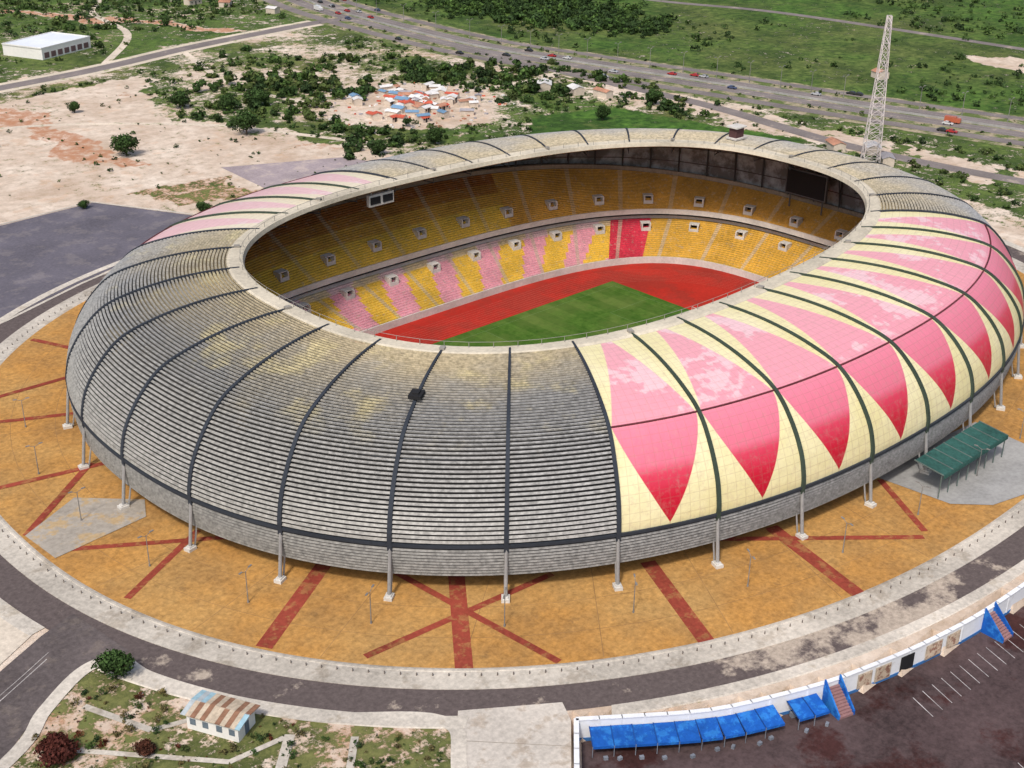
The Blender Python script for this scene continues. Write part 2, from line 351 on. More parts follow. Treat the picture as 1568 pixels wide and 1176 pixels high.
def shell(name,ts,mask,mat,off=0,smooth=True):
    rg=[SR(t,off) for t in ts];V,F=ringband(rg,N)
    ii=np.tile(np.arange(N),len(ts)-1);kk=np.repeat(np.arange(len(ts)-1),N);ts=np.array(ts)
    UV=np.stack([np.stack([ii/8,ts[kk]],1),np.stack([(ii+1)/8,ts[kk]],1),np.stack([(ii+1)/8,ts[kk+1]],1),np.stack([ii/8,ts[kk+1]],1)],1)
    m=mask[ii];return mk(name,V,F[m],mat,ST,None,smooth,UV[m])
t=NT('printed_roof_panels');uv=t.n('ShaderNodeUVMap');sx=t.n('ShaderNodeSeparateXYZ');t.l(uv.outputs[0],sx.inputs[0])
u_,v_=sx.outputs[0],sx.outputs[1]
dsn=t.math('ABSOLUTE',t.math('SUBTRACT',t.math('FRACT',u_),.5))
w1=t.mapr(v_,.04,TM,.07,.47);lw=t.mapr(v_,TM,TR-.012,0,1);w2=t.math('MULTIPLY',t.math('SUBTRACT',1.0,t.math('POWER',lw,1.3)),.47)
ww=t.math('MINIMUM',w1,w2);pm=t.mapr(t.math('SUBTRACT',ww,dsn),-.004,.004,0,1)
rp=t.n('ShaderNodeValToRGB');t.l(v_,rp.inputs[0]);e=rp.color_ramp.elements;e[0].position=0;e[0].color=(.82,.41,.45,1);e[1].position=TR;e[1].color=(.46,.0,.02,1)
for p_,c_ in ((TM-.01,(.81,.33,.40)),(TM+.01,(.78,.23,.32)),(TM+.14,(.74,.17,.25)),(TR-.17,(.66,.05,.10)),(TR-.10,(.56,.01,.035))):
    q=e.new(p_);q.color=(*c_,1)
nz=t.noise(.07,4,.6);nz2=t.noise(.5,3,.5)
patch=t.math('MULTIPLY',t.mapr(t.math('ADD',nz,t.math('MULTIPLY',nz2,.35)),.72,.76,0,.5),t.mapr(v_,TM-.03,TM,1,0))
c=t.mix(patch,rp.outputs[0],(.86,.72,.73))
yl=t.mix(t.mapr(nz,.35,.65,0,1),(.78,.70,.37),(.84,.77,.48))
c=t.mix(pm,yl,c)
# the panels on the far long side are paler and greyer
pxx=t.pos();c=t.mix(t.mapr(pxx[1],0,30,0,.5),c,(.72,.62,.58))
g1=t.math('LESS_THAN',t.math('FRACT',t.math('MULTIPLY',u_,10)),.09);g2=t.math('LESS_THAN',t.math('FRACT',t.math('MULTIPLY',v_,34)),.09)
c=t.mix(t.math('MULTIPLY',t.math('MAXIMUM',g1,g2),.22),c,(.30,.16,.12))
st_=t.noise(.9,5,.7);c=t.mix(t.mapr(st_,.5,.75,0,.35),c,(.45,.30,.25))
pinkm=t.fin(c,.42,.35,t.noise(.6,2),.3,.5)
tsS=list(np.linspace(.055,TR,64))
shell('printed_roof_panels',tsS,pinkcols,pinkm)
t=NT('lattice_backing');uv=t.n('ShaderNodeUVMap');sx=t.n('ShaderNodeSeparateXYZ');t.l(uv.outputs[0],sx.inputs[0])
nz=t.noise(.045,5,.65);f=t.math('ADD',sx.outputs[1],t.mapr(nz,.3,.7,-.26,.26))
c=t.mix(t.mapr(f,.10,.50,0,1),(.46,.38,.23),(.065,.063,.060));backm=t.fin(c,.7,.2)  # yellowish glow towards the rim is painted into the backing colour
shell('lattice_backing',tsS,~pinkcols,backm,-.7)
shell('lattice_backing_low',list(np.linspace(TR,1,8)),np.ones(N,bool),M('backing_low',(.06,.06,.06),.2),-.5)
def slat_mat(name,k):
    t=NT(name);uv=t.n('ShaderNodeUVMap');sx=t.n('ShaderNodeSeparateXYZ');t.l(uv.outputs[0],sx.inputs[0]);px=t.pos()
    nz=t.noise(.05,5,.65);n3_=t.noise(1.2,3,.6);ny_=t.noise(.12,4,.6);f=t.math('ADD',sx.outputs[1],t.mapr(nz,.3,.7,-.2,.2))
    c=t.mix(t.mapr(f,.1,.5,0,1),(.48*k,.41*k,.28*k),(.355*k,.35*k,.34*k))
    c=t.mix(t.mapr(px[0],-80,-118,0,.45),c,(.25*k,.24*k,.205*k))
    yv=t.math('MULTIPLY',t.math('MULTIPLY',t.mapr(ny_,.54,.66,0,.7),t.mapr(sx.outputs[1],.45,.6,1,0)),t.mapr(px[0],-50,-20,1,0));c=t.mix(yv,c,(.62,.54,.31))  # yv: patchy yellowish highlights painted into the upper slats
    c=t.mix(1.0,c,t.grey(t.mapr(n3_,.3,.7,.6,1.35)),'MULTIPLY');return t.fin(c,.5,.4)
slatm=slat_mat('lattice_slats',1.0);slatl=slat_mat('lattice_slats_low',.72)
def slats(name,t0,t1,step,mask,wd,mat):
    V=[];F=[];UV=[];tc=t0;cols=np.where(mask)[0];o=0
    while tc<t1-wd/LT:
        a=SR(tc,.02);b_=SR(tc+wd/LT,.26);c_=SR(tc+(wd+.05)/LT,-.1)
        V+=[a,b_,c_];i=cols;j=(cols+1)%N
        F.append(np.stack([o+i,o+j,o+N+j,o+N+i],1));F.append(np.stack([o+N+i,o+N+j,o+2*N+j,o+2*N+i],1));o+=3*N
        q=np.zeros((len(cols)*2,4,2));q[:,:,0]=(np.r_[cols,cols]/8)[:,None];q[:,:,1]=tc;UV.append(q);tc+=step/LT
    mk(name,np.concatenate(V),np.concatenate(F),mat,ST,None,False,np.concatenate(UV))
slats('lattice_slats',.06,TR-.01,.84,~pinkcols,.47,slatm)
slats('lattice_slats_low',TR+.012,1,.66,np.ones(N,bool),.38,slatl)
rimm=M('rim_cladding',(.58,.52,.41),.22)
V,Fq=ringband([SR(.068,.02),SR(.055,.32),SR(0,.3),r3(RIM*.996,30.2),r3(RIM*1.004,29.9)],N);mk('rim_band',V,Fq,rimm,ST)
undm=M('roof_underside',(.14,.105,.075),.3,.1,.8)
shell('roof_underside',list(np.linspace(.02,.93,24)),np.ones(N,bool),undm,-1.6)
ribm=M('rib_steel',(.035,.042,.055),.2);ribg=M('rib_green',(.045,.065,.05),.2)
V=[];F=[];MI=[]
tsR=np.linspace(.02,TR+.02,46)
for i in range(36):
    k=i*8;tg=OUT[(k+1)%N]-OUT[k-1];tg/=np.linalg.norm(tg);o=len(V)
    for t_ in tsR:
        hw=.20+.26*t_
        lo=pt(k,t_,-.4);hi=pt(k,t_,.45)
        for P_,sg in((lo,-1),(hi,-1),(hi,1),(lo,1)): V.append((P_[0]+tg[0]*hw*sg,P_[1]+tg[1]*hw*sg,P_[2]))
    for q in range(len(tsR)-1):
        for a in range(4): F.append((o+q*4+a,o+q*4+(a+1)%4,o+q*4+4+(a+1)%4,o+q*4+4+a));MI.append(1 if pinkcols[k] and pinkcols[k-1] else 0)
mk('roof_ribs',V,F,[ribm,ribg],ST,MI)
def ringbeam(name,t0,h,o0,o1,mat,mask=None):
    V,F=ringband([SR(t0-h/2,o0),SR(t0-h/2,o1),SR(t0+h/2,o1),SR(t0+h/2,o0)],N)
    if mask is not None: F=F[mask[np.tile(np.arange(N),3)]]
    mk(name,V,F,mat,ST)
ringbeam('eaves_rail',TR,.010,-.3,.4,ribm)
ringbeam('mid_rail',TM,.005,-.1,.25,M('mid_rail_steel',(.12,.03,.035),.2),pinkcols)
b=B()
for k in range(0,N,3):
    p=pt(k,.012,.3);q=pt(k+3,.012,.3);b.tube(p,p+np.array([0,0,1.2]),.06,n=4);b.tube(p+np.array([0,0,1.2]),q+np.array([0,0,1.2]),.05,n=4)
    if k%24==0:
        p2=pt(k,.06,.35);b.box(((p[0]+p2[0])/2,(p[1]+p2[1])/2,p[2]+.3),(1.3,1.0,.6),math.atan2(*(p2-p)[1::-1]))
b.obj('rim_railing',M('railing_steel',(.30,.28,.25),.1),ST)
b=B()
for i in range(36):
    k=i*8;top=pt(k,TR+.01,.1);o=OUT[k];d=(OUT[k]-RIM[k]);d/=np.linalg.norm(d);ft=o+d*1.6
    b.tube((ft[0],ft[1],.5),top,.36,.32,8,0)
    b.tube((ft[0]-d[0]*1.2,ft[1]-d[1]*1.2,.4),pt(k,.97,-.5),.18,.18,6,0)
    b.box((ft[0],ft[1],.4),(1.9,1.5,.65),math.atan2(d[1],d[0]),1)
    b.box((ft[0],ft[1],.85),(1.2,1.0,.3),math.atan2(d[1],d[0]),1)
b.obj('leaning_columns',[M('column_steel',(.30,.30,.30),.15),M('column_base',(.62,.60,.56),.1)],ST)
V,Fq=ringband([r3(ring(119,91,2.24,N),0),r3(ring(119,91,2.24,N),8)],N);mk('concourse_wall',V,Fq,M('concourse_concrete',(.16,.15,.14),.3),ST)
trk=M2('running_track',(.44,.028,.018),(.34,.033,.022),.48,.06,.9,.15)
mk('running_track',r3(ring(88.3,52.9,3.3,N),-9.2),[tuple(range(N))],trk,ST)
t=NT('pitch_grass');px=t.pos()
nf=t.noise(.5,7,.7);nc=t.noise(.08,5,.65);ban=t.math('LESS_THAN',t.math('FRACT',t.math('MULTIPLY',px[0],1/9.)),.5)
c=t.mix(t.mapr(nf,.3,.7,0,1),(.040,.10,.012),(.095,.19,.03));c=t.mix(t.mapr(nc,.42,.62,0,.6),c,(.15,.20,.05));c=t.mix(t.math('MULTIPLY',ban,.3),c,(.03,.085,.01))
grass=t.fin(c,.95,.1)
poly('pitch_grass',[(-55,-37),(55,-37),(55,37),(-55,37)],-9.14,grass,ST)
def oval(h,r,n=48):
    P=[]
    for k in range(n+1): a=-math.pi/2+math.pi*k/n;P.append((h+r*math.cos(a),r*math.sin(a)))
    for k in range(n+1): a=math.pi/2+math.pi*k/n;P.append((-h+r*math.cos(a),r*math.sin(a)))
    return P
b=B()
def addrib(P,wd,z,closed=True):
    V_,F_q=ribbon('x',P,wd,z,None,0,closed,smoothn=0,build=False);n0=len(b.v)
    b.v+=[tuple(v) for v in V_];b.f+=[tuple(int(i)+n0 for i in f) for f in F_q];b.m+=[0]*len(F_q)
for k in range(9): addrib(oval(40,38.0+1.22*k),.06,-9.17)
b.obj('track_lane_lines',M('lane_line',(.56,.20,.16),.05),ST)
b=B()
for x0,y0,x1,y1 in ((-52.5,-34,52.5,34),(-52.5,-20.1,-36,20.1),(36,-20.1,52.5,20.1),(-52.5,-9,-47,9),(47,-9,52.5,9)):
    for p,q in (((x0,y0),(x1,y0)),((x1,y0),(x1,y1)),((x1,y1),(x0,y1)),((x0,y1),(x0,y0))): b.line(p,q,.07,-9.13+.001*(len(b.f)%9))
addrib([(9.15*math.cos(a),9.15*math.sin(a)) for a in np.linspace(0,2*math.pi,48,endpoint=False)],.07,-9.115)
addrib([(0,-34),(0,34)],.07,-9.11,False)
b.obj('pitch_markings',M('pitch_line',(.20,.30,.13),.15),ST)
for sx_ in (-52.5,52.5):
    b=B()
    for y in(-3.66,3.66): b.tube((sx_,y,-9.13),(sx_,y,-6.7),.06);b.tube((sx_,y,-6.7),(sx_+math.copysign(1.8,sx_),y,-9.13),.04)
    b.tube((sx_,-3.66,-6.7),(sx_,3.66,-6.7),.06);b.obj('goal_frame',white,ST)
# stands
NS=432
def SC(a,b_,n): return ring(a,b_,n,NS)
t=NT('stadium_seats');at=t.n('ShaderNodeAttribute',attribute_name='Col');nf=t.noise(1.5,6,.8);nc=t.noise(.1,4,.65);nd=t.noise(.7,5,.7)
f=t.math('ADD',t.mapr(nf,.3,.7,.62,1.25),t.mapr(nc,.3,.7,-.18,.18));c=t.mix(t.mapr(nd,.56,.66,0,.5),at.outputs[0],(.50,.43,.34));c=t.mix(1.0,c,t.grey(f),'MULTIPLY');seatm=t.fin(c,.6,.3)
YE=np.array((.84,.55,.08));OC=np.array((.60,.32,.06));PK=np.array((.84,.40,.47));RD=np.array((.66,.05,.09));AI=np.array((.60,.50,.38));DO=np.array((.36,.13,.03));WH=np.array((.66,.60,.54))
def tier(name,A,Bq,rows,colf):
    def zb(p): return Bq[3] if not callable(Bq[3]) else Bq[3](p)
    rg=[];pB=SC(*Bq[:3]);zB=zb(pB)
    for r in range(rows):
        for f_,zf in ((r/rows,r/rows),(r/rows,(r+1)/rows)):
            a=A[0]+(Bq[0]-A[0])*f_;b_=A[1]+(Bq[1]-A[1])*f_;n=A[2]+(Bq[2]-A[2])*f_;z=A[3]+(zB-A[3])*zf
            rg.append(r3(SC(a,b_,n),z))
    rg.append(r3(pB,zB))
    V,F=ringband(rg,NS);nb=len(rg)-1
    ii=np.tile(np.arange(NS),nb);kk=np.repeat(np.arange(nb),NS)
    col=np.array([colf(i,k//2/rows,k%2) for i,k in zip(ii,kk)])
    mk(name,V,F,seatm,ST,col=np.repeat(col,4,0))
def lowc(i,v,riser):
    s=i/NS*36
    if 21.4<=s<22.2: base=RD
    elif 22.2<=s<34.5 or 3<=s<14:
        q=(s*1.75+ v*.75)%2
        base=PK if q<.95 else YE
        if v>.82: base=base*.4+WH*.6
    elif 14<=s<21.4: base=YE*.45+OC*.55
    else: base=YE
    if i%12==0: base=base*.35+AI*.65
    return base*(.8 if riser else 1)
def upc(i,v,riser):
    s=i/NS*36
    far=14<=s<24.5
    base=(OC*1.1 if far else YE*.95)
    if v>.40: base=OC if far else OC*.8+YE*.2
    if v>.62 and not far: base=OC*.4+DO*.6  # shade under the roof is put into the seat colour of upper rows
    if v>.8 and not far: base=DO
    if i%12==0: base=base*.6+AI*.4
    return base*(.8 if riser else 1)
def zback(p): return 9.0+8.0*(np.abs(p[:,1])/86)**2.2
LA=(89.3,53.9,3.25,-7.5);LB=(106,69.5,2.9,.2);UA=(104,68,2.85,3.6);UB=(116.5,86,2.45,zback)
tier('lower_tier',LA,LB,20,lowc)
tier('upper_tier',UA,UB,28,upc)
conw=M('stand_concrete',(.60,.57,.53),.15,.2,1.5)
def cyl(name,specs,mat):
    V,F=ringband([r3(SC(a,b_,n),z(SC(a,b_,n)) if callable(z) else z) for a,b_,n,z in specs],NS);mk(name,V,F,mat,ST)
cyl('track_wall',[(88.2,52.8,3.3,-9.25),(88.2,52.8,3.3,-7.1),(88.6,53.2,3.3,-7.1),(88.6,53.2,3.3,-7.6),(89.4,54,3.25,-7.6)],conw)
cyl('tier_parapet',[(106,69.5,2.9,.1),(106,69.5,2.9,1.1),(106.3,69.8,2.9,1.1),(106.3,69.8,2.9,.1),(108,72,2.9,.1)],conw)
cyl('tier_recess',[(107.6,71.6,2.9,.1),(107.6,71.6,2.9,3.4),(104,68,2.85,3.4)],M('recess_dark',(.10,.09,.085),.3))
cyl('tier_fascia',[(104,68,2.85,2.5),(103.6,67.6,2.85,2.5),(103.6,67.6,2.85,4.1),(104,68,2.85,4.1),(104.0,68.0,2.85,3.6)],conw)
cyl('upper_back_wall',[(116.5,86,2.45,zback),(116.7,86.2,2.45,lambda p:zback(p)+1.2),(117.5,87,2.45,lambda p:zback(p)+1.2)],M('back_wall',(.34,.27,.20),.3))
t=NT('perforated_screen');nz=t.noise(.15,5,.7);c=t.mix(t.mapr(nz,.42,.6,0,1),(.16,.155,.15),(.40,.43,.45));scr=t.fin(c,.7,.2)
cyl('perforated_screen',[(118.2,89.8,2.4,lambda p:zback(p)+.5),(116.8,88.2,2.4,24.2)],scr)
b=B()
for (A,Bq,f_,hh) in ((LA,LB,.74,1.7),(UA,(116.5,86,2.45,14),.24,1.8)):
    sp=tuple(A[k]+(Bq[k]-A[k])*f_ for k in range(3));P=ring(sp[0],sp[1],sp[2],360)
    zz=np.full(360,A[3]+((.2 if A is LA else 0)-A[3])*f_) if A is LA else A[3]+(zback(ring(116.5,86,2.45,360))-A[3])*f_
    for s in range(36):
        i=s*10+5;p=P[i];tg=P[i+1]-P[i-1];tg/=np.linalg.norm(tg);inw=np.array([-tg[1],tg[0]])
        if np.dot(inw,-p)<0: inw=-inw
        an=math.atan2(tg[1],tg[0]);z=zz[i]
        for sd_ in(-1,1): b.box((*(p+tg*sd_*1.3),z+hh/2-.2),(.45,2.8,hh+.5),an,0)
        b.box((*(p-inw*.9),z+hh/2-.2),(2.15,.2,hh+.3),an,1)
        b.box((*(p-inw*.3),z+hh+.15),(3.2,2.4,.22),an,0)
        b.box((*(p+inw*1.3),z+.0),(3.1,.25,1.1),an,0)
b.obj('stand_entrance_portals',[conw,dark],ST)
b=B();P=ring(106.9,70.9,2.9,360)
for i in range(150,215,4):
    p=P[i];tg=P[i+1]-P[i-1];tg/=np.linalg.norm(tg);b.box((p[0],p[1],2.0),(2.6,.5,1.7),math.atan2(tg[1],tg[0]),(i//4)%2)
b.obj('mezzanine_boxes',[conw,M('box_glass',(.10,.13,.17),.2,rough=.3)],ST)
b=B();PB=ring(116.9,86.6,2.45,N);zP=zback(PB)
for k in range(0,N,4):
    p=PB[k];dd=OUT[k]-RIM[k];f_=np.dot(p-RIM[k],dd)/np.dot(dd,dd)
    j=np.argmin(abs(prof[:98,0]-min(f_,.97)));zt=prof[j,1]-1.6
    b.tube((p[0],p[1],zP[k]),(p[0],p[1],max(zt,zP[k]+3)),.30,n=5)
    if k%8==0:
        c0=pt(k,.3,-3.9);a1=pt(k,.03,-3.2);d0=pt(k,.55,-3.5)
        b.tube(a1,c0,.16,n=4);b.tube(c0,d0,.16,n=4)
        for e1,e2 in ((.03,.1),(.1,.17),(.17,.24),(.24,.31),(.31,.38),(.38,.46)):
            b.tube(pt(k,e1,-1.6),pt(k,e2,-3.7),.09,n=4);b.tube(pt(k,e1,-3.5),pt(k,e1,-1.6),.09,n=4)
        b.tube(d0,(p[0],p[1],zP[k]+2),.2,n=4)
for fz in (.35,.7):
    for k in range(0,N,8):
        k2=(k+8)%N;b.tube((*PB[k],zP[k]+(25-zP[k])*fz),(*PB[k2],zP[k2]+(25-zP[k2])*fz),.14,n=4)
b.obj('roof_trusses',M('truss_steel',(.07,.07,.07),.1),ST)
b=B();b.box((-17,57.5,27.0),(8.4,1.1,3.2),0,0)
for x in(-19.1,-14.9): b.box((x,56.88,27.0),(3.3,.2,2.0),0,1)
for x in(-20,-14): b.tube((x,57.5,28.5),(x,57.5,31),.15)
b.obj('camera_gantry',[conw,dark],ST)
b=B();b.box((111.5,9,16.6),(1,15,8.2),0,0);b.box((110.9,9,16.6),(.3,14,7.2),0,1)
for y in(3,15): b.tube((112,y,8),(112,y,27),.25)
b.obj('scoreboard_screen',[M('screen_frame',(.12,.12,.12)),dark],ST)
b=B();b.box((92,23,31.9),(5,4,.5),0,0);b.box((92,23,33.6),(3.6,2.8,3),0,1);b.box((92,23,35.3),(5,4,.4),0,0)
b.obj('roof_cabin',[conw,M('cabin_dark',(.10,.05,.05))],ST)
p=pt(24,.37,.5);b=B();b.box((p[0],p[1],p[2]+.3),(3,2.4,.7),.6,0);b.box((p[0],p[1],p[2]+.8),(1.6,1.2,.4),.6,0);b.obj('roof_access_hatch',dark,ST)
b=B()
for k in range(7): b.box((-3+k*3.7+1.85,-103.2,6.0),(3.6,6.6,.18),0,0,.12)
for k in range(8): b.tube((-3+k*3.7,-106.2,.2),(-3+k*3.7,-106.2,5.4),.13,n=5,mi=1);b.box((-3+k*3.7,-103.2,6.1),(.18,6.8,.25),0,1,.12)
b.box((10,-106.7,5.3),(26,.15,.9),0,0);b.obj('entrance_canopy',[M('canopy_green',(.035,.11,.095),.35),M('canopy_frame',(.12,.16,.15))],ST)
# ------------------------------------------------------------ perimeter wall
def resamp(P,step):
    P=np.array(P,float);out=[]
    for i in range(len(P)-1):
        n=max(1,int(np.hypot(*(P[i+1]-P[i]))/step))
        for k in range(n): out.append(P[i]+(P[i+1]-P[i])*k/n)
    out.append(P[-1]);return np.array(out)
wc=resamp(WL,3.2)
for _ in range(3):
    q=wc.copy();q[1:-1]=(wc[:-2]+2*wc[1:-1]+wc[2:])/4;far_=np.hypot(wc[:,0]+106,wc[:,1]+104.5)>4;wc[far_]=q[far_]
b=B()
for i in range(len(wc)-1):
    p,q=wc[i],wc[i+1];d=q-p;Ld=np.hypot(*d);an=math.atan2(d[1],d[0]);m_=(p+q)/2
    b.box((m_[0],m_[1],-1.2),(Ld+.1,.5,4.2),an,0);b.box((m_[0],m_[1],.98),(Ld+.14,.8,.16),an,0)
    nn=np.array([d[1],-d[0]])/Ld*.3
    b.box((m_[0]+nn[0],m_[1]+nn[1],-2.9),(Ld+.05,.1,.7),an,1)
    if i%2==0: b.box((p[0]+nn[0]*.9,p[1]+nn[1]*.9,-1.2),(.35,.14,4.1),an,0)
b.obj('perimeter_wall',[M2('white_render',(.80,.82,.85),(.64,.62,.60),.60,.4,.5,.06),M('wall_blue',(.05,.17,.42),.2)])
blue=M2('blue_awning',(.012,.10,.42),(.03,.20,.58),.5,.5,.8,.2,.6)
L0=float(np.hypot(45,44.5))
def along(P,s):
    d=np.r_[0,np.cumsum(np.hypot(*np.diff(P,axis=0).T))];x=np.interp(s,d,P[:,0]);y=np.interp(s,d,P[:,1])
    x2=np.interp(s+.5,d,P[:,0]);y2=np.interp(s+.5,d,P[:,1]);return np.array([x,y]),np.array([x2-x,y2-y])/math.hypot(x2-x,y2-y)
def awn(sa,sb):
    b=B();n=max(1,round((sb-sa)/3.4))
    for k in range(n):
        p,d=along(wc,sa+(k+.5)*(sb-sa)/n);nn=np.array([d[1],-d[0]]);an=math.atan2(d[1],d[0]);wd=(sb-sa)/n
        sg=random.uniform(-.05,.05)
        c_=p+nn*2.3;b.box((c_[0],c_[1],-.75+sg),(wd+.02,3.8,.1),an,0,.20+sg*.3)
        b.box((c_[0]-d[0]*wd/2,c_[1]-d[1]*wd/2,-.66),(.14,3.8,.12),an,2,.20)
        e_=p+nn*4.2;b.box((e_[0],e_[1],-1.25),(wd-.02,.08,.45),an,0)
        b.tube((*(e_-d*wd/2),-3.1),(*(e_-d*wd/2),-1.0),.07,n=5,mi=1)
        b.box((*(p+nn*1.2),-2.6),(1.8,.7,.9),an,1);b.box((*(p+nn*random.uniform(4.6,5.6)+d*random.uniform(-1,1)),-2.85),(.7,.5,.5),an+random.random(),1)
    b.obj('blue_awning',[blue,M('awning_frame',(.2,.22,.26)),M('awning_seam',(.01,.06,.24))])
awn(L0+2,L0+32);awn(L0+34.5,L0+40)
for s in (L0+43,L0+81):
    p,d=along(wc,s);nn=np.array([d[1],-d[0]]);b=B()
    for sg in(-1,1):
        o=p+d*sg*1.5;V8=[]
        for a_,z0,z1 in((.3,-3.1,1.9),(4.6,-3.1,-2.3)):
            for w_ in(-.15,.15):
                x=o+nn*a_+d*w_;V8+=[(x[0],x[1],z0),(x[0],x[1],z1)]
        n0=len(b.v);b.v+=V8
        for f in((0,1,3,2),(4,6,7,5),(0,4,5,1),(2,3,7,6),(1,5,7,3),(0,2,6,4)): b.f.append(tuple(n0+i for i in f));b.m.append(0)
    for k in range(10):
        c_=p+nn*(.6+.42*k);zt=.1-.31*k;b.box((c_[0],c_[1],(zt-3.1)/2),(2.7,.42,zt+3.1),math.atan2(d[1],d[0]),1)
    b.obj('blue_gate_stairs',[blue,M('stair_tile',(.30,.17,.17))])
b=B()
for s,L_,mi in ((L0+50,3,0),(L0+54,3.4,0),(L0+59.5,3.0,1),(L0+66,4,0),(L0+71,3.4,0)):
    p,d=along(wc,s);nn=np.array([d[1],-d[0]])*.40;b.box((p[0]+nn[0],p[1]+nn[1],-1.1),(L_,.14,2.9),math.atan2(d[1],d[0]),mi)
    if mi==0: b.box((p[0]+nn[0]*1.1,p[1]+nn[1]*1.1,-1.1),(L_-.4,.14,2.5),math.atan2(d[1],d[0]),2)
b.obj('wall_mural_panels',[M('mural_frame',(.45,.38,.30),.3,.8,2.5),dark,M2('mural_pattern',(.60,.48,.36),(.28,.14,.10),.5,.9,.9)])
# ------------------------------------------------------------ kiosk
K=empty('white_kiosk',(-146.5,-68.2,0));K.rotation_euler=(0,0,math.atan2(-9,4.5))
b=B();b.box((0,0,1.5),(9.0,4.8,3),0,0)
for x in(-3.4,-1.2,1.2,3.4): b.box((x,-2.43,1.6),(1.0,.08,1.1),0,1)
for x in(-3,0,3): b.box((x,2.43,1.6),(1.0,.08,1.1),0,1)
b.box((4.53,0,1.1),(.08,1.1,2.1),0,1);b.box((-4.53,.9,1.6),(.08,1.0,1.0),0,1);b.obj('walls',[white,M('kiosk_window',(.14,.18,.22))],K)
b=B()
for k in range(12):
    x=-4.9+.86*k
    b.box((x+.25,-1.5,3.32),(.84,3.1,.12),0,[3,1,0,1,0,1,1,0,1,0,1,2][k],.16);b.box((x+.25,1.5,3.32),(.84,3.1,.12),0,[2,3,2,1,0,1,0,1,1,0,1,0][k],-.16)
b.obj('roof',[M('rust_sheet',(.30,.16,.10),.3),M('pale_sheet',(.58,.48,.36),.3),M('blue_sheet',(.34,.52,.60),.2),M('grey_sheet',(.45,.50,.52),.2)],K)
G=empty('guard_hut',(-120.5,-121,0));b=B();b.box((0,0,1.3),(3.2,2.6,2.6),.78,0);b.box((0,0,2.7),(3.8,3.2,.2),.78,1);b.box((-1.15,-1.15,1.1),(.1,1.0,2),.78,2);b.obj('walls_and_roof',[white,M('hut_roof',(.5,.5,.5)),dark],G)
# ------------------------------------------------------------ warehouse
W=empty('white_warehouse',(58,424,0));W.rotation_euler=(0,0,math.radians(22))
b=B();b.box((0,0,2.6),(34,25,5.2),0,0);b.box((0,-12.3,5.5),(34.6,.5,.6),0,0);b.box((0,12.3,5.5),(34.6,.5,.6),0,0);b.box((-17.1,0,5.5),(.5,24,.6),0,0);b.box((17.1,0,5.5),(.5,24,.6),0,0)
for k in range(7): b.box((-14+4.6*k,-12.56,1.9),(3.2,.14,2.6),0,1)
for k in range(4): b.box((17.06,-8+5.2*k,2.2),(.14,2.6,2.4),0,1)
b.box((0,0,5.32),(33,24,.25),0,2);b.obj('walls',[white,M('wh_window',(.16,.10,.10)),M('wh_roof',(.74,.78,.84),.08)],W)
hm=[M('house_wall',(.58,.50,.42),.2),M('roof_red',(.50,.10,.06),.3),M('roof_white',(.70,.68,.66),.2),M('roof_grey',(.36,.34,.36),.3),M('roof_blue',(.16,.28,.42),.2),M('roof_rust',(.40,.20,.13),.4)]
def house(x,y,L_,W_,H_,a,rm):
    b=B();b.box((0,0,H_/2),(L_,W_,H_),0,0)
    h=H_+W_*.2;l2=L_/2+.3;w2=W_/2+.4
    b.face([(-l2,-w2,H_-.05),(l2,-w2,H_-.05),(l2,0,h),(-l2,0,h)],rm);b.face([(-l2,0,h),(l2,0,h),(l2,w2,H_-.05),(-l2,w2,H_-.05)],rm)
    b.face([(-L_/2,-W_/2,H_),(-L_/2,0,h-.1),(-L_/2,W_/2,H_)],0);b.face([(L_/2,-W_/2,H_),(L_/2,W_/2,H_),(L_/2,0,h-.1)],0)
    b.box((0,-W_/2-.03,1),(.9,.08,2),0,6)
    for q in(-.3,.3): b.box((q*L_,-W_/2-.03,1.5),(.8,.08,.8),0,6)
    o=b.obj('small_house',hm+[dark]);o.location=(x,y,0);o.rotation_euler=(0,0,a)
for k in range(80):
    r=random.random();a=random.random()*6.28;x=128+r*30*math.cos(a);y=220+r*30*math.sin(a)
    house(x,y,random.uniform(2.5,6.5),random.uniform(2.2,4),random.uniform(1.8,2.8),random.uniform(0,3),random.choice((1,1,2,2,2,3,5,5,4,2)))
for x,y in ((190,205),(195,190),(200,178),(205,60),(212,48),(203,36),(300,500),(285,470),(290,440),(205,445),(330,120),(262,560),(195,480),(185,500)):
    house(x,y,random.uniform(6,10),random.uniform(4,6),3,random.random()*3,random.choice((1,2,3,5)))
b=B()
for k in range(160):
    a=random.random()*6.28;r=random.random()**.6;x=128+r*44*math.cos(a);y=220+r*40*math.sin(a);s=random.uniform(.5,1.8);b.box((x,y,.2),(s,s*.7,.6),a,random.randrange(4))
b.obj('settlement_debris',[hm[2],hm[3],hm[5],hm[1]])
# ------------------------------------------------------------ pylon
b=B();H=54
def hwid(z): return 2.3*(1-z/H)+.75
for k in range(17):
    z0=H*k/17;z1=H*(k+1)/17;a=hwid(z0);c_=hwid(z1)
    C0=[(sx*a,sy*a,z0) for sx,sy in((-1,-1),(1,-1),(1,1),(-1,1))];C1=[(sx*c_,sy*c_,z1) for sx,sy in((-1,-1),(1,-1),(1,1),(-1,1))]
    for q in range(4):
        r=(q+1)%4;b.tube(C0[q],C1[q],.17,n=4);b.tube(C0[q],C1[r],.09,n=4);b.tube(C0[r],C1[q],.09,n=4);b.tube(C1[q],C1[r],.09,n=4)
for z in(37,45,52):
    for sg in(-1,1):
        b.tube((0,0,z+1.2),(sg*5,0,z),.12,n=4);b.tube((0,0,z-.6),(sg*5,0,z),.12,n=4);b.tube((sg*5,0,z),(sg*5,0,z-1.6),.1,n=4)
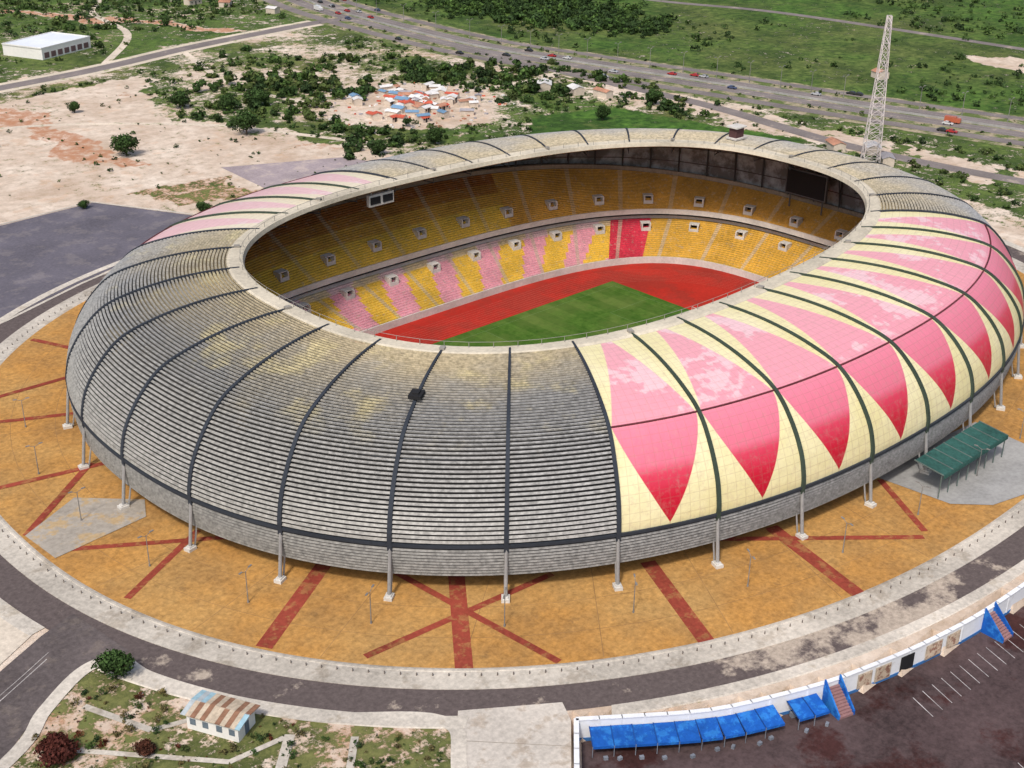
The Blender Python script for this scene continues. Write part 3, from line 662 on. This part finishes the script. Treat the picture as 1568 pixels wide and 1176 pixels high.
o=b.obj('electricity_pylon',M('pylon_steel',(.64,.58,.57),.1));o.location=(198,40,0);o.rotation_euler=(0,0,.75)
# ------------------------------------------------------------ vegetation
t=NT('foliage');at=t.n('ShaderNodeAttribute',attribute_name='Col');nf=t.noise(.8,3)
c=t.mix(1.0,at.outputs[0],t.grey(t.mapr(nf,.3,.7,.7,1.3)),'MULTIPLY');leafm=t.fin(c,.8,.15)
bark=M('bark',(.10,.075,.05),.3,.5,3)
def leaves(cent,rad,hgt,K,lobes,col,lsz,seed):
    r=np.random.default_rng(seed);n=len(cent)
    lob=r.normal(size=(n,lobes,3));lob/=np.linalg.norm(lob,axis=2)[:,:,None];lob*=r.uniform(.25,.68,(n,lobes,1))
    lr=r.uniform(.28,.52,(n,lobes))
    li=r.integers(0,lobes,(n,K));I=np.arange(n)[:,None]
    d=r.normal(size=(n,K,3));d/=np.linalg.norm(d,axis=2)[:,:,None]
    p=lob[I,li]+d*(lr[I,li]*r.uniform(.55,1.05,(n,K)))[:,:,None]
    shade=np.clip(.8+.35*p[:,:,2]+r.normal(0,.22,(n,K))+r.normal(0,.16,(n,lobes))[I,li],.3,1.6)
    P=cent[:,None,:]+p*np.stack([rad,rad,hgt],1)[:,None,:]; P[:,:,2]+=hgt[:,None]*.55
    P[:,:,2]=np.maximum(P[:,:,2],.1)
    nrm=d+r.normal(0,.5,d.shape);a=np.cross(nrm,r.normal(size=d.shape));a/=np.linalg.norm(a,axis=2)[:,:,None];q=np.cross(nrm,a);q/=np.linalg.norm(q,axis=2)[:,:,None]
    s=(lsz*rad)[:,None,None]*r.uniform(.6,1.3,(n,K,1));a*=s;q*=s*.7
    V=np.stack([P-a-q*.3,P-q,P+a,P+q],2).reshape(-1,3);F=np.arange(len(V)).reshape(-1,4)
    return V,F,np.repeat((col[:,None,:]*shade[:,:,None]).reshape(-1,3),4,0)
def mass(name,pts,rmin,rmax,K,cols,seed,lobes=5,lsz=.2,hf=.7):
    r=np.random.default_rng(seed);n=len(pts);pts=np.asarray(pts,float)
    rad=rmin+(rmax-rmin)*r.random(n)**2;hg=rad*hf*r.uniform(.8,1.2,n);c=np.array(cols)[r.integers(0,len(cols),n)]*r.uniform(.75,1.25,(n,1))
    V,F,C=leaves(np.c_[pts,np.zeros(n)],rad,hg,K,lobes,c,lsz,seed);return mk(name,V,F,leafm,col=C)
GR=[(.042,.080,.022),(.058,.105,.025),(.036,.066,.022),(.085,.120,.035)]
def tree(x,y,h,r,seed,cols=(.042,.08,.022),name='broadleaf_tree'):
    T=empty(name,(x,y,0));b=B();rg=random.Random(seed)
    b.tube((0,0,-.1),(.2,.1,h*.4),.06*h*.5+.1,.05*h*.4+.05,8)
    for k in range(7):
        a=rg.random()*6.28;z=h*rg.uniform(.28,.45);b.tube((.15,.1,z),(math.cos(a)*r*.6,math.sin(a)*r*.6,h*rg.uniform(.55,.8)),.12,.04,5)
    b.obj('trunk',bark,T)
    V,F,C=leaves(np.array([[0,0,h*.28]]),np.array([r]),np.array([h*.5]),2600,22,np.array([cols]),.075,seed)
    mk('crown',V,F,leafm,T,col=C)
for k,(x,y,h,r) in enumerate(((-4,228,9,5.6),(11,300,5,3),(49,279,8,5.5),(46,225,9,6),(-17,151,4,3.2),(-45,180,3,2.2),(93,166,7,4.5),(68,169,6,4.5),(75,262,8,6),(60,262,7,5),(-153,-47,5,3.6),(206,154,7,5),(170,150,6,4))): tree(x,y,h,r,k+3)
tree(-168,-58,3.2,3.8,50,(.085,.024,.018),'red_shrub');tree(-158,-66,2,2.0,51,(.08,.03,.018),'red_shrub');tree(-172,-64,2.4,2.8,52,(.05,.06,.02),'green_shrub')
def gauss(c,s,n,rot=0):
    p=rng.normal(size=(n,2))*np.array(s);co_,si=math.cos(rot),math.sin(rot);return np.c_[c[0]+p[:,0]*co_-p[:,1]*si,c[1]+p[:,0]*si+p[:,1]*co_]
A=np.concatenate([gauss((104,290),(14,22),120,.3),gauss((118,250),(8,8),36),gauss((190,240),(16,12),100),gauss((165,262),(16,10),60),gauss((75,180),(12,7),36),gauss((65,250),(10,14),40),gauss((205,165),(6,14),24),gauss((180,205),(13,14),44),gauss((225,205),(3,22),24),gauss((130,320),(30,18),50),gauss((80,215),(6,12),20)])
A=A[np.hypot(A[:,0]-128,A[:,1]-220)>24]
mass('thicket',A,1.4,4.6,150,GR,61)
def okm(xy): return ~inpoly(xy[:,0],xy[:,1],P_LOT0)&(np.hypot(xy[:,0]/150,xy[:,1]/125)>1)
xy=np.c_[rng.uniform(-120,225,3400),rng.uniform(130,350,3400)]
dn=fb(xy[:,0],xy[:,1],26,21);m=(dn>.46)&~inpoly(xy[:,0],xy[:,1],P_SAND)&~inpoly(xy[:,0],xy[:,1],P_LUSH)&(xy[:,0]<HX(xy[:,1])-29)&okm(xy)&(np.hypot(xy[:,0]-128,xy[:,1]-222)>26)
mass('scrub',xy[m],.5,2.6,60,GR,62)
xy=np.c_[rng.uniform(-140,215,3000),rng.uniform(370,620,3000)];m=(xy[:,1]>385+.2*xy[:,0])&(np.hypot(xy[:,0]-58,xy[:,1]-424)>24)&(xy[:,0]<HX(xy[:,1])-29)&(fb(xy[:,0],xy[:,1],30,44)>.42)
mass('distant_thicket',xy[m],.8,4.2,46,GR,69)
xy=np.c_[rng.uniform(-110,75,260),rng.uniform(130,330,260)];m=inpoly(xy[:,0],xy[:,1],P_SAND)&okm(xy)
mass('sparse_bushes',xy[m],.4,1.7,50,GR,63)
xy=np.c_[rng.uniform(255,760,8500),rng.uniform(-150,760,8500)]
dn=fb(xy[:,0],xy[:,1],60,77);m=(xy[:,0]>HX(xy[:,1])+31)&(dn+.06*rng.normal(size=len(xy))>.49)&(abs(xy[:,0]-432)>14)
mass('distant_scrub',xy[m],.7,4.2,40,GR[:3],64)
xy=np.c_[rng.uniform(285,440,2000),rng.uniform(240,520,2000)];m=(np.hypot((xy[:,0]-330)/45,(xy[:,1]-360)/105)+.6*(fb(xy[:,0],xy[:,1],20,5)-.5)<1)&(xy[:,0]>HX(xy[:,1])+31)
mass('distant_woodland',xy[m],2.5,5.5,80,GR[:3],65)
xy=np.c_[rng.uniform(140,245,620),rng.uniform(-90,140,620)];m=(xy[:,0]<HX(xy[:,1])-29)&~inpoly(xy[:,0],xy[:,1],P_SAND2)&okm(xy)&(abs(xy[:,0]-219)>7)&~inpoly(xy[:,0],xy[:,1],P_LUSH)
mass('roadside_bushes',xy[m],.6,3,70,GR,66)
i_=rng.integers(10,len(hwc)-12,260);o_=rng.choice([-13,14.5,15.5,-12,26,-25],260);T_=np.gradient(hwc,axis=0);T_/=np.linalg.norm(T_,axis=1)[:,None]
P=hwc[i_]+T_[i_]*rng.uniform(-9,9,(260,1))+np.stack([-T_[i_,1],T_[i_,0]],1)*o_[:,None]
mass('verge_bushes',P,.5,2.0,50,GR,68)
xy=np.c_[rng.uniform(-190,-118,1500),rng.uniform(-125,-42,1500)];m=inpoly(xy[:,0],xy[:,1],[(-152,-45),(-150,-52),(-146,-62),(-137,-77),(-123,-91),(-128,-101),(-150,-130),(-185,-120),(-185,-62),(-165,-49)])&(np.hypot(xy[:,0]+146.5,xy[:,1]+68)>6)
mass('garden_shrubs',xy[m],.2,1.25,110,GR+[(.14,.12,.05),(.16,.13,.05),(.13,.04,.02)],67,6,.14)
# ------------------------------------------------------------ lamps, cars
b=B();b.tube((0,0,0),(0,0,6.5),.11,.07,6);b.tube((0,0,6.4),(1.1,0,6.9),.05,.05,5);b.tube((0,0,6.4),(-1.1,0,6.9),.05,.05,5)
b.box((1.3,0,6.9),(.8,.3,.14));b.box((-1.3,0,6.9),(.8,.3,.14));b.tube((0,0,0),(0,0,.5),.2,.16,6)
lm=b.obj('street_lamp',M('lamp_steel',(.22,.21,.20)));first=True
for p in ring(135,108,2.2,34,0,1):
    if p[1]>60 or p[0]>60: continue
    o=lm if first else bpy.data.objects.new('street_lamp',lm.data)
    if not first: COL.objects.link(o)
    first=False;o.location=(p[0],p[1],.1);o.rotation_euler=(0,0,math.atan2(p[1],p[0]))
for k in range(4,len(hwc)-10,3):
    o=bpy.data.objects.new('street_lamp',lm.data);COL.objects.link(o);o.location=(hwc[k][0]+14,hwc[k][1],.1);o.scale=(1.4,1.4,1.4)
glassm=M('car_glass',(.03,.035,.04),.1,rough=.2);tyre=M('tyre',(.02,.02,.02))
def carmesh(name,L_,H_,paint,box=False):
    b=B();W_=1.8 if not box else 2.3
    if box: pr=[(-L_/2,.5),(L_/2,.5),(L_/2,H_*.6),(L_/2-.3,H_*.8),(L_/2-1.8,H_*.8),(L_/2-1.9,H_),(-L_/2,H_)]
    else: pr=[(-L_/2,.35),(L_/2,.35),(L_/2,.75),(L_/2-1.1,.92),(L_/2-1.9,H_),(-L_/2+1.1,H_),(-L_/2+.4,.95),(-L_/2,.85)]
    n=len(pr)
    for y in(-W_/2,W_/2):
        for x,z in pr: b.v.append((x,y*(.86 if z>1.1 and not box else 1),z))
    for k in range(n): b.f.append((k,(k+1)%n,n+(k+1)%n,n+k));b.m.append(1 if (not box and k in(3,5)) else 0)
    b.f.append(tuple(reversed(range(n))));b.m.append(0);b.f.append(tuple(range(n,2*n)));b.m.append(0)
    for x in(-L_*.32,L_*.32):
        for y in(-W_/2,W_/2): b.tube((x,y-.1,.34),(x,y+.1,.34),.34,n=10,mi=2)
    if not box:
        for y in(-1,1): b.box((-.1,y*.83,1.15),(1.9,.05,.36),0,1)
    return b.obj(name,[paint,glassm,tyre])
paints=[M('paint_%d'%i,c_,.03,rough=.35,spec=.5) for i,c_ in enumerate(((.6,.6,.6),(.40,.03,.03),(.06,.08,.16),(.45,.46,.48),(.03,.03,.03),(.46,.12,.06)))]
protos=[carmesh('car',4.4,1.45,paints[i]) for i in(0,1,2,3,4)]+[carmesh('delivery_truck',6.5,2.7,paints[5],True),carmesh('delivery_truck',7,2.8,paints[0],True)]
used=set()
for k in range(46):
    q=k if k<7 else random.choice((0,1,2,3,4,0,3,4,0,3,1))
    i=random.randrange(14,len(hwc)-26) if k%3 else random.randrange(14,44);f=random.random();p=hwc[i]*(1-f)+hwc[i+1]*f;d=hwc[i+1]-hwc[i];d/=np.linalg.norm(d);nn=np.array([-d[1],d[0]])
    off=random.choice((-19,-7,-3,5.5,9.7,21.5))
    if q in used: o=bpy.data.objects.new(protos[q].name.split('.')[0],protos[q].data);COL.objects.link(o)
    else: o=protos[q];used.add(q)
    x=p+nn*off;o.location=(x[0],x[1],.13);o.rotation_euler=(0,0,math.atan2(d[1],d[0])+(math.pi if off>0 else 0))
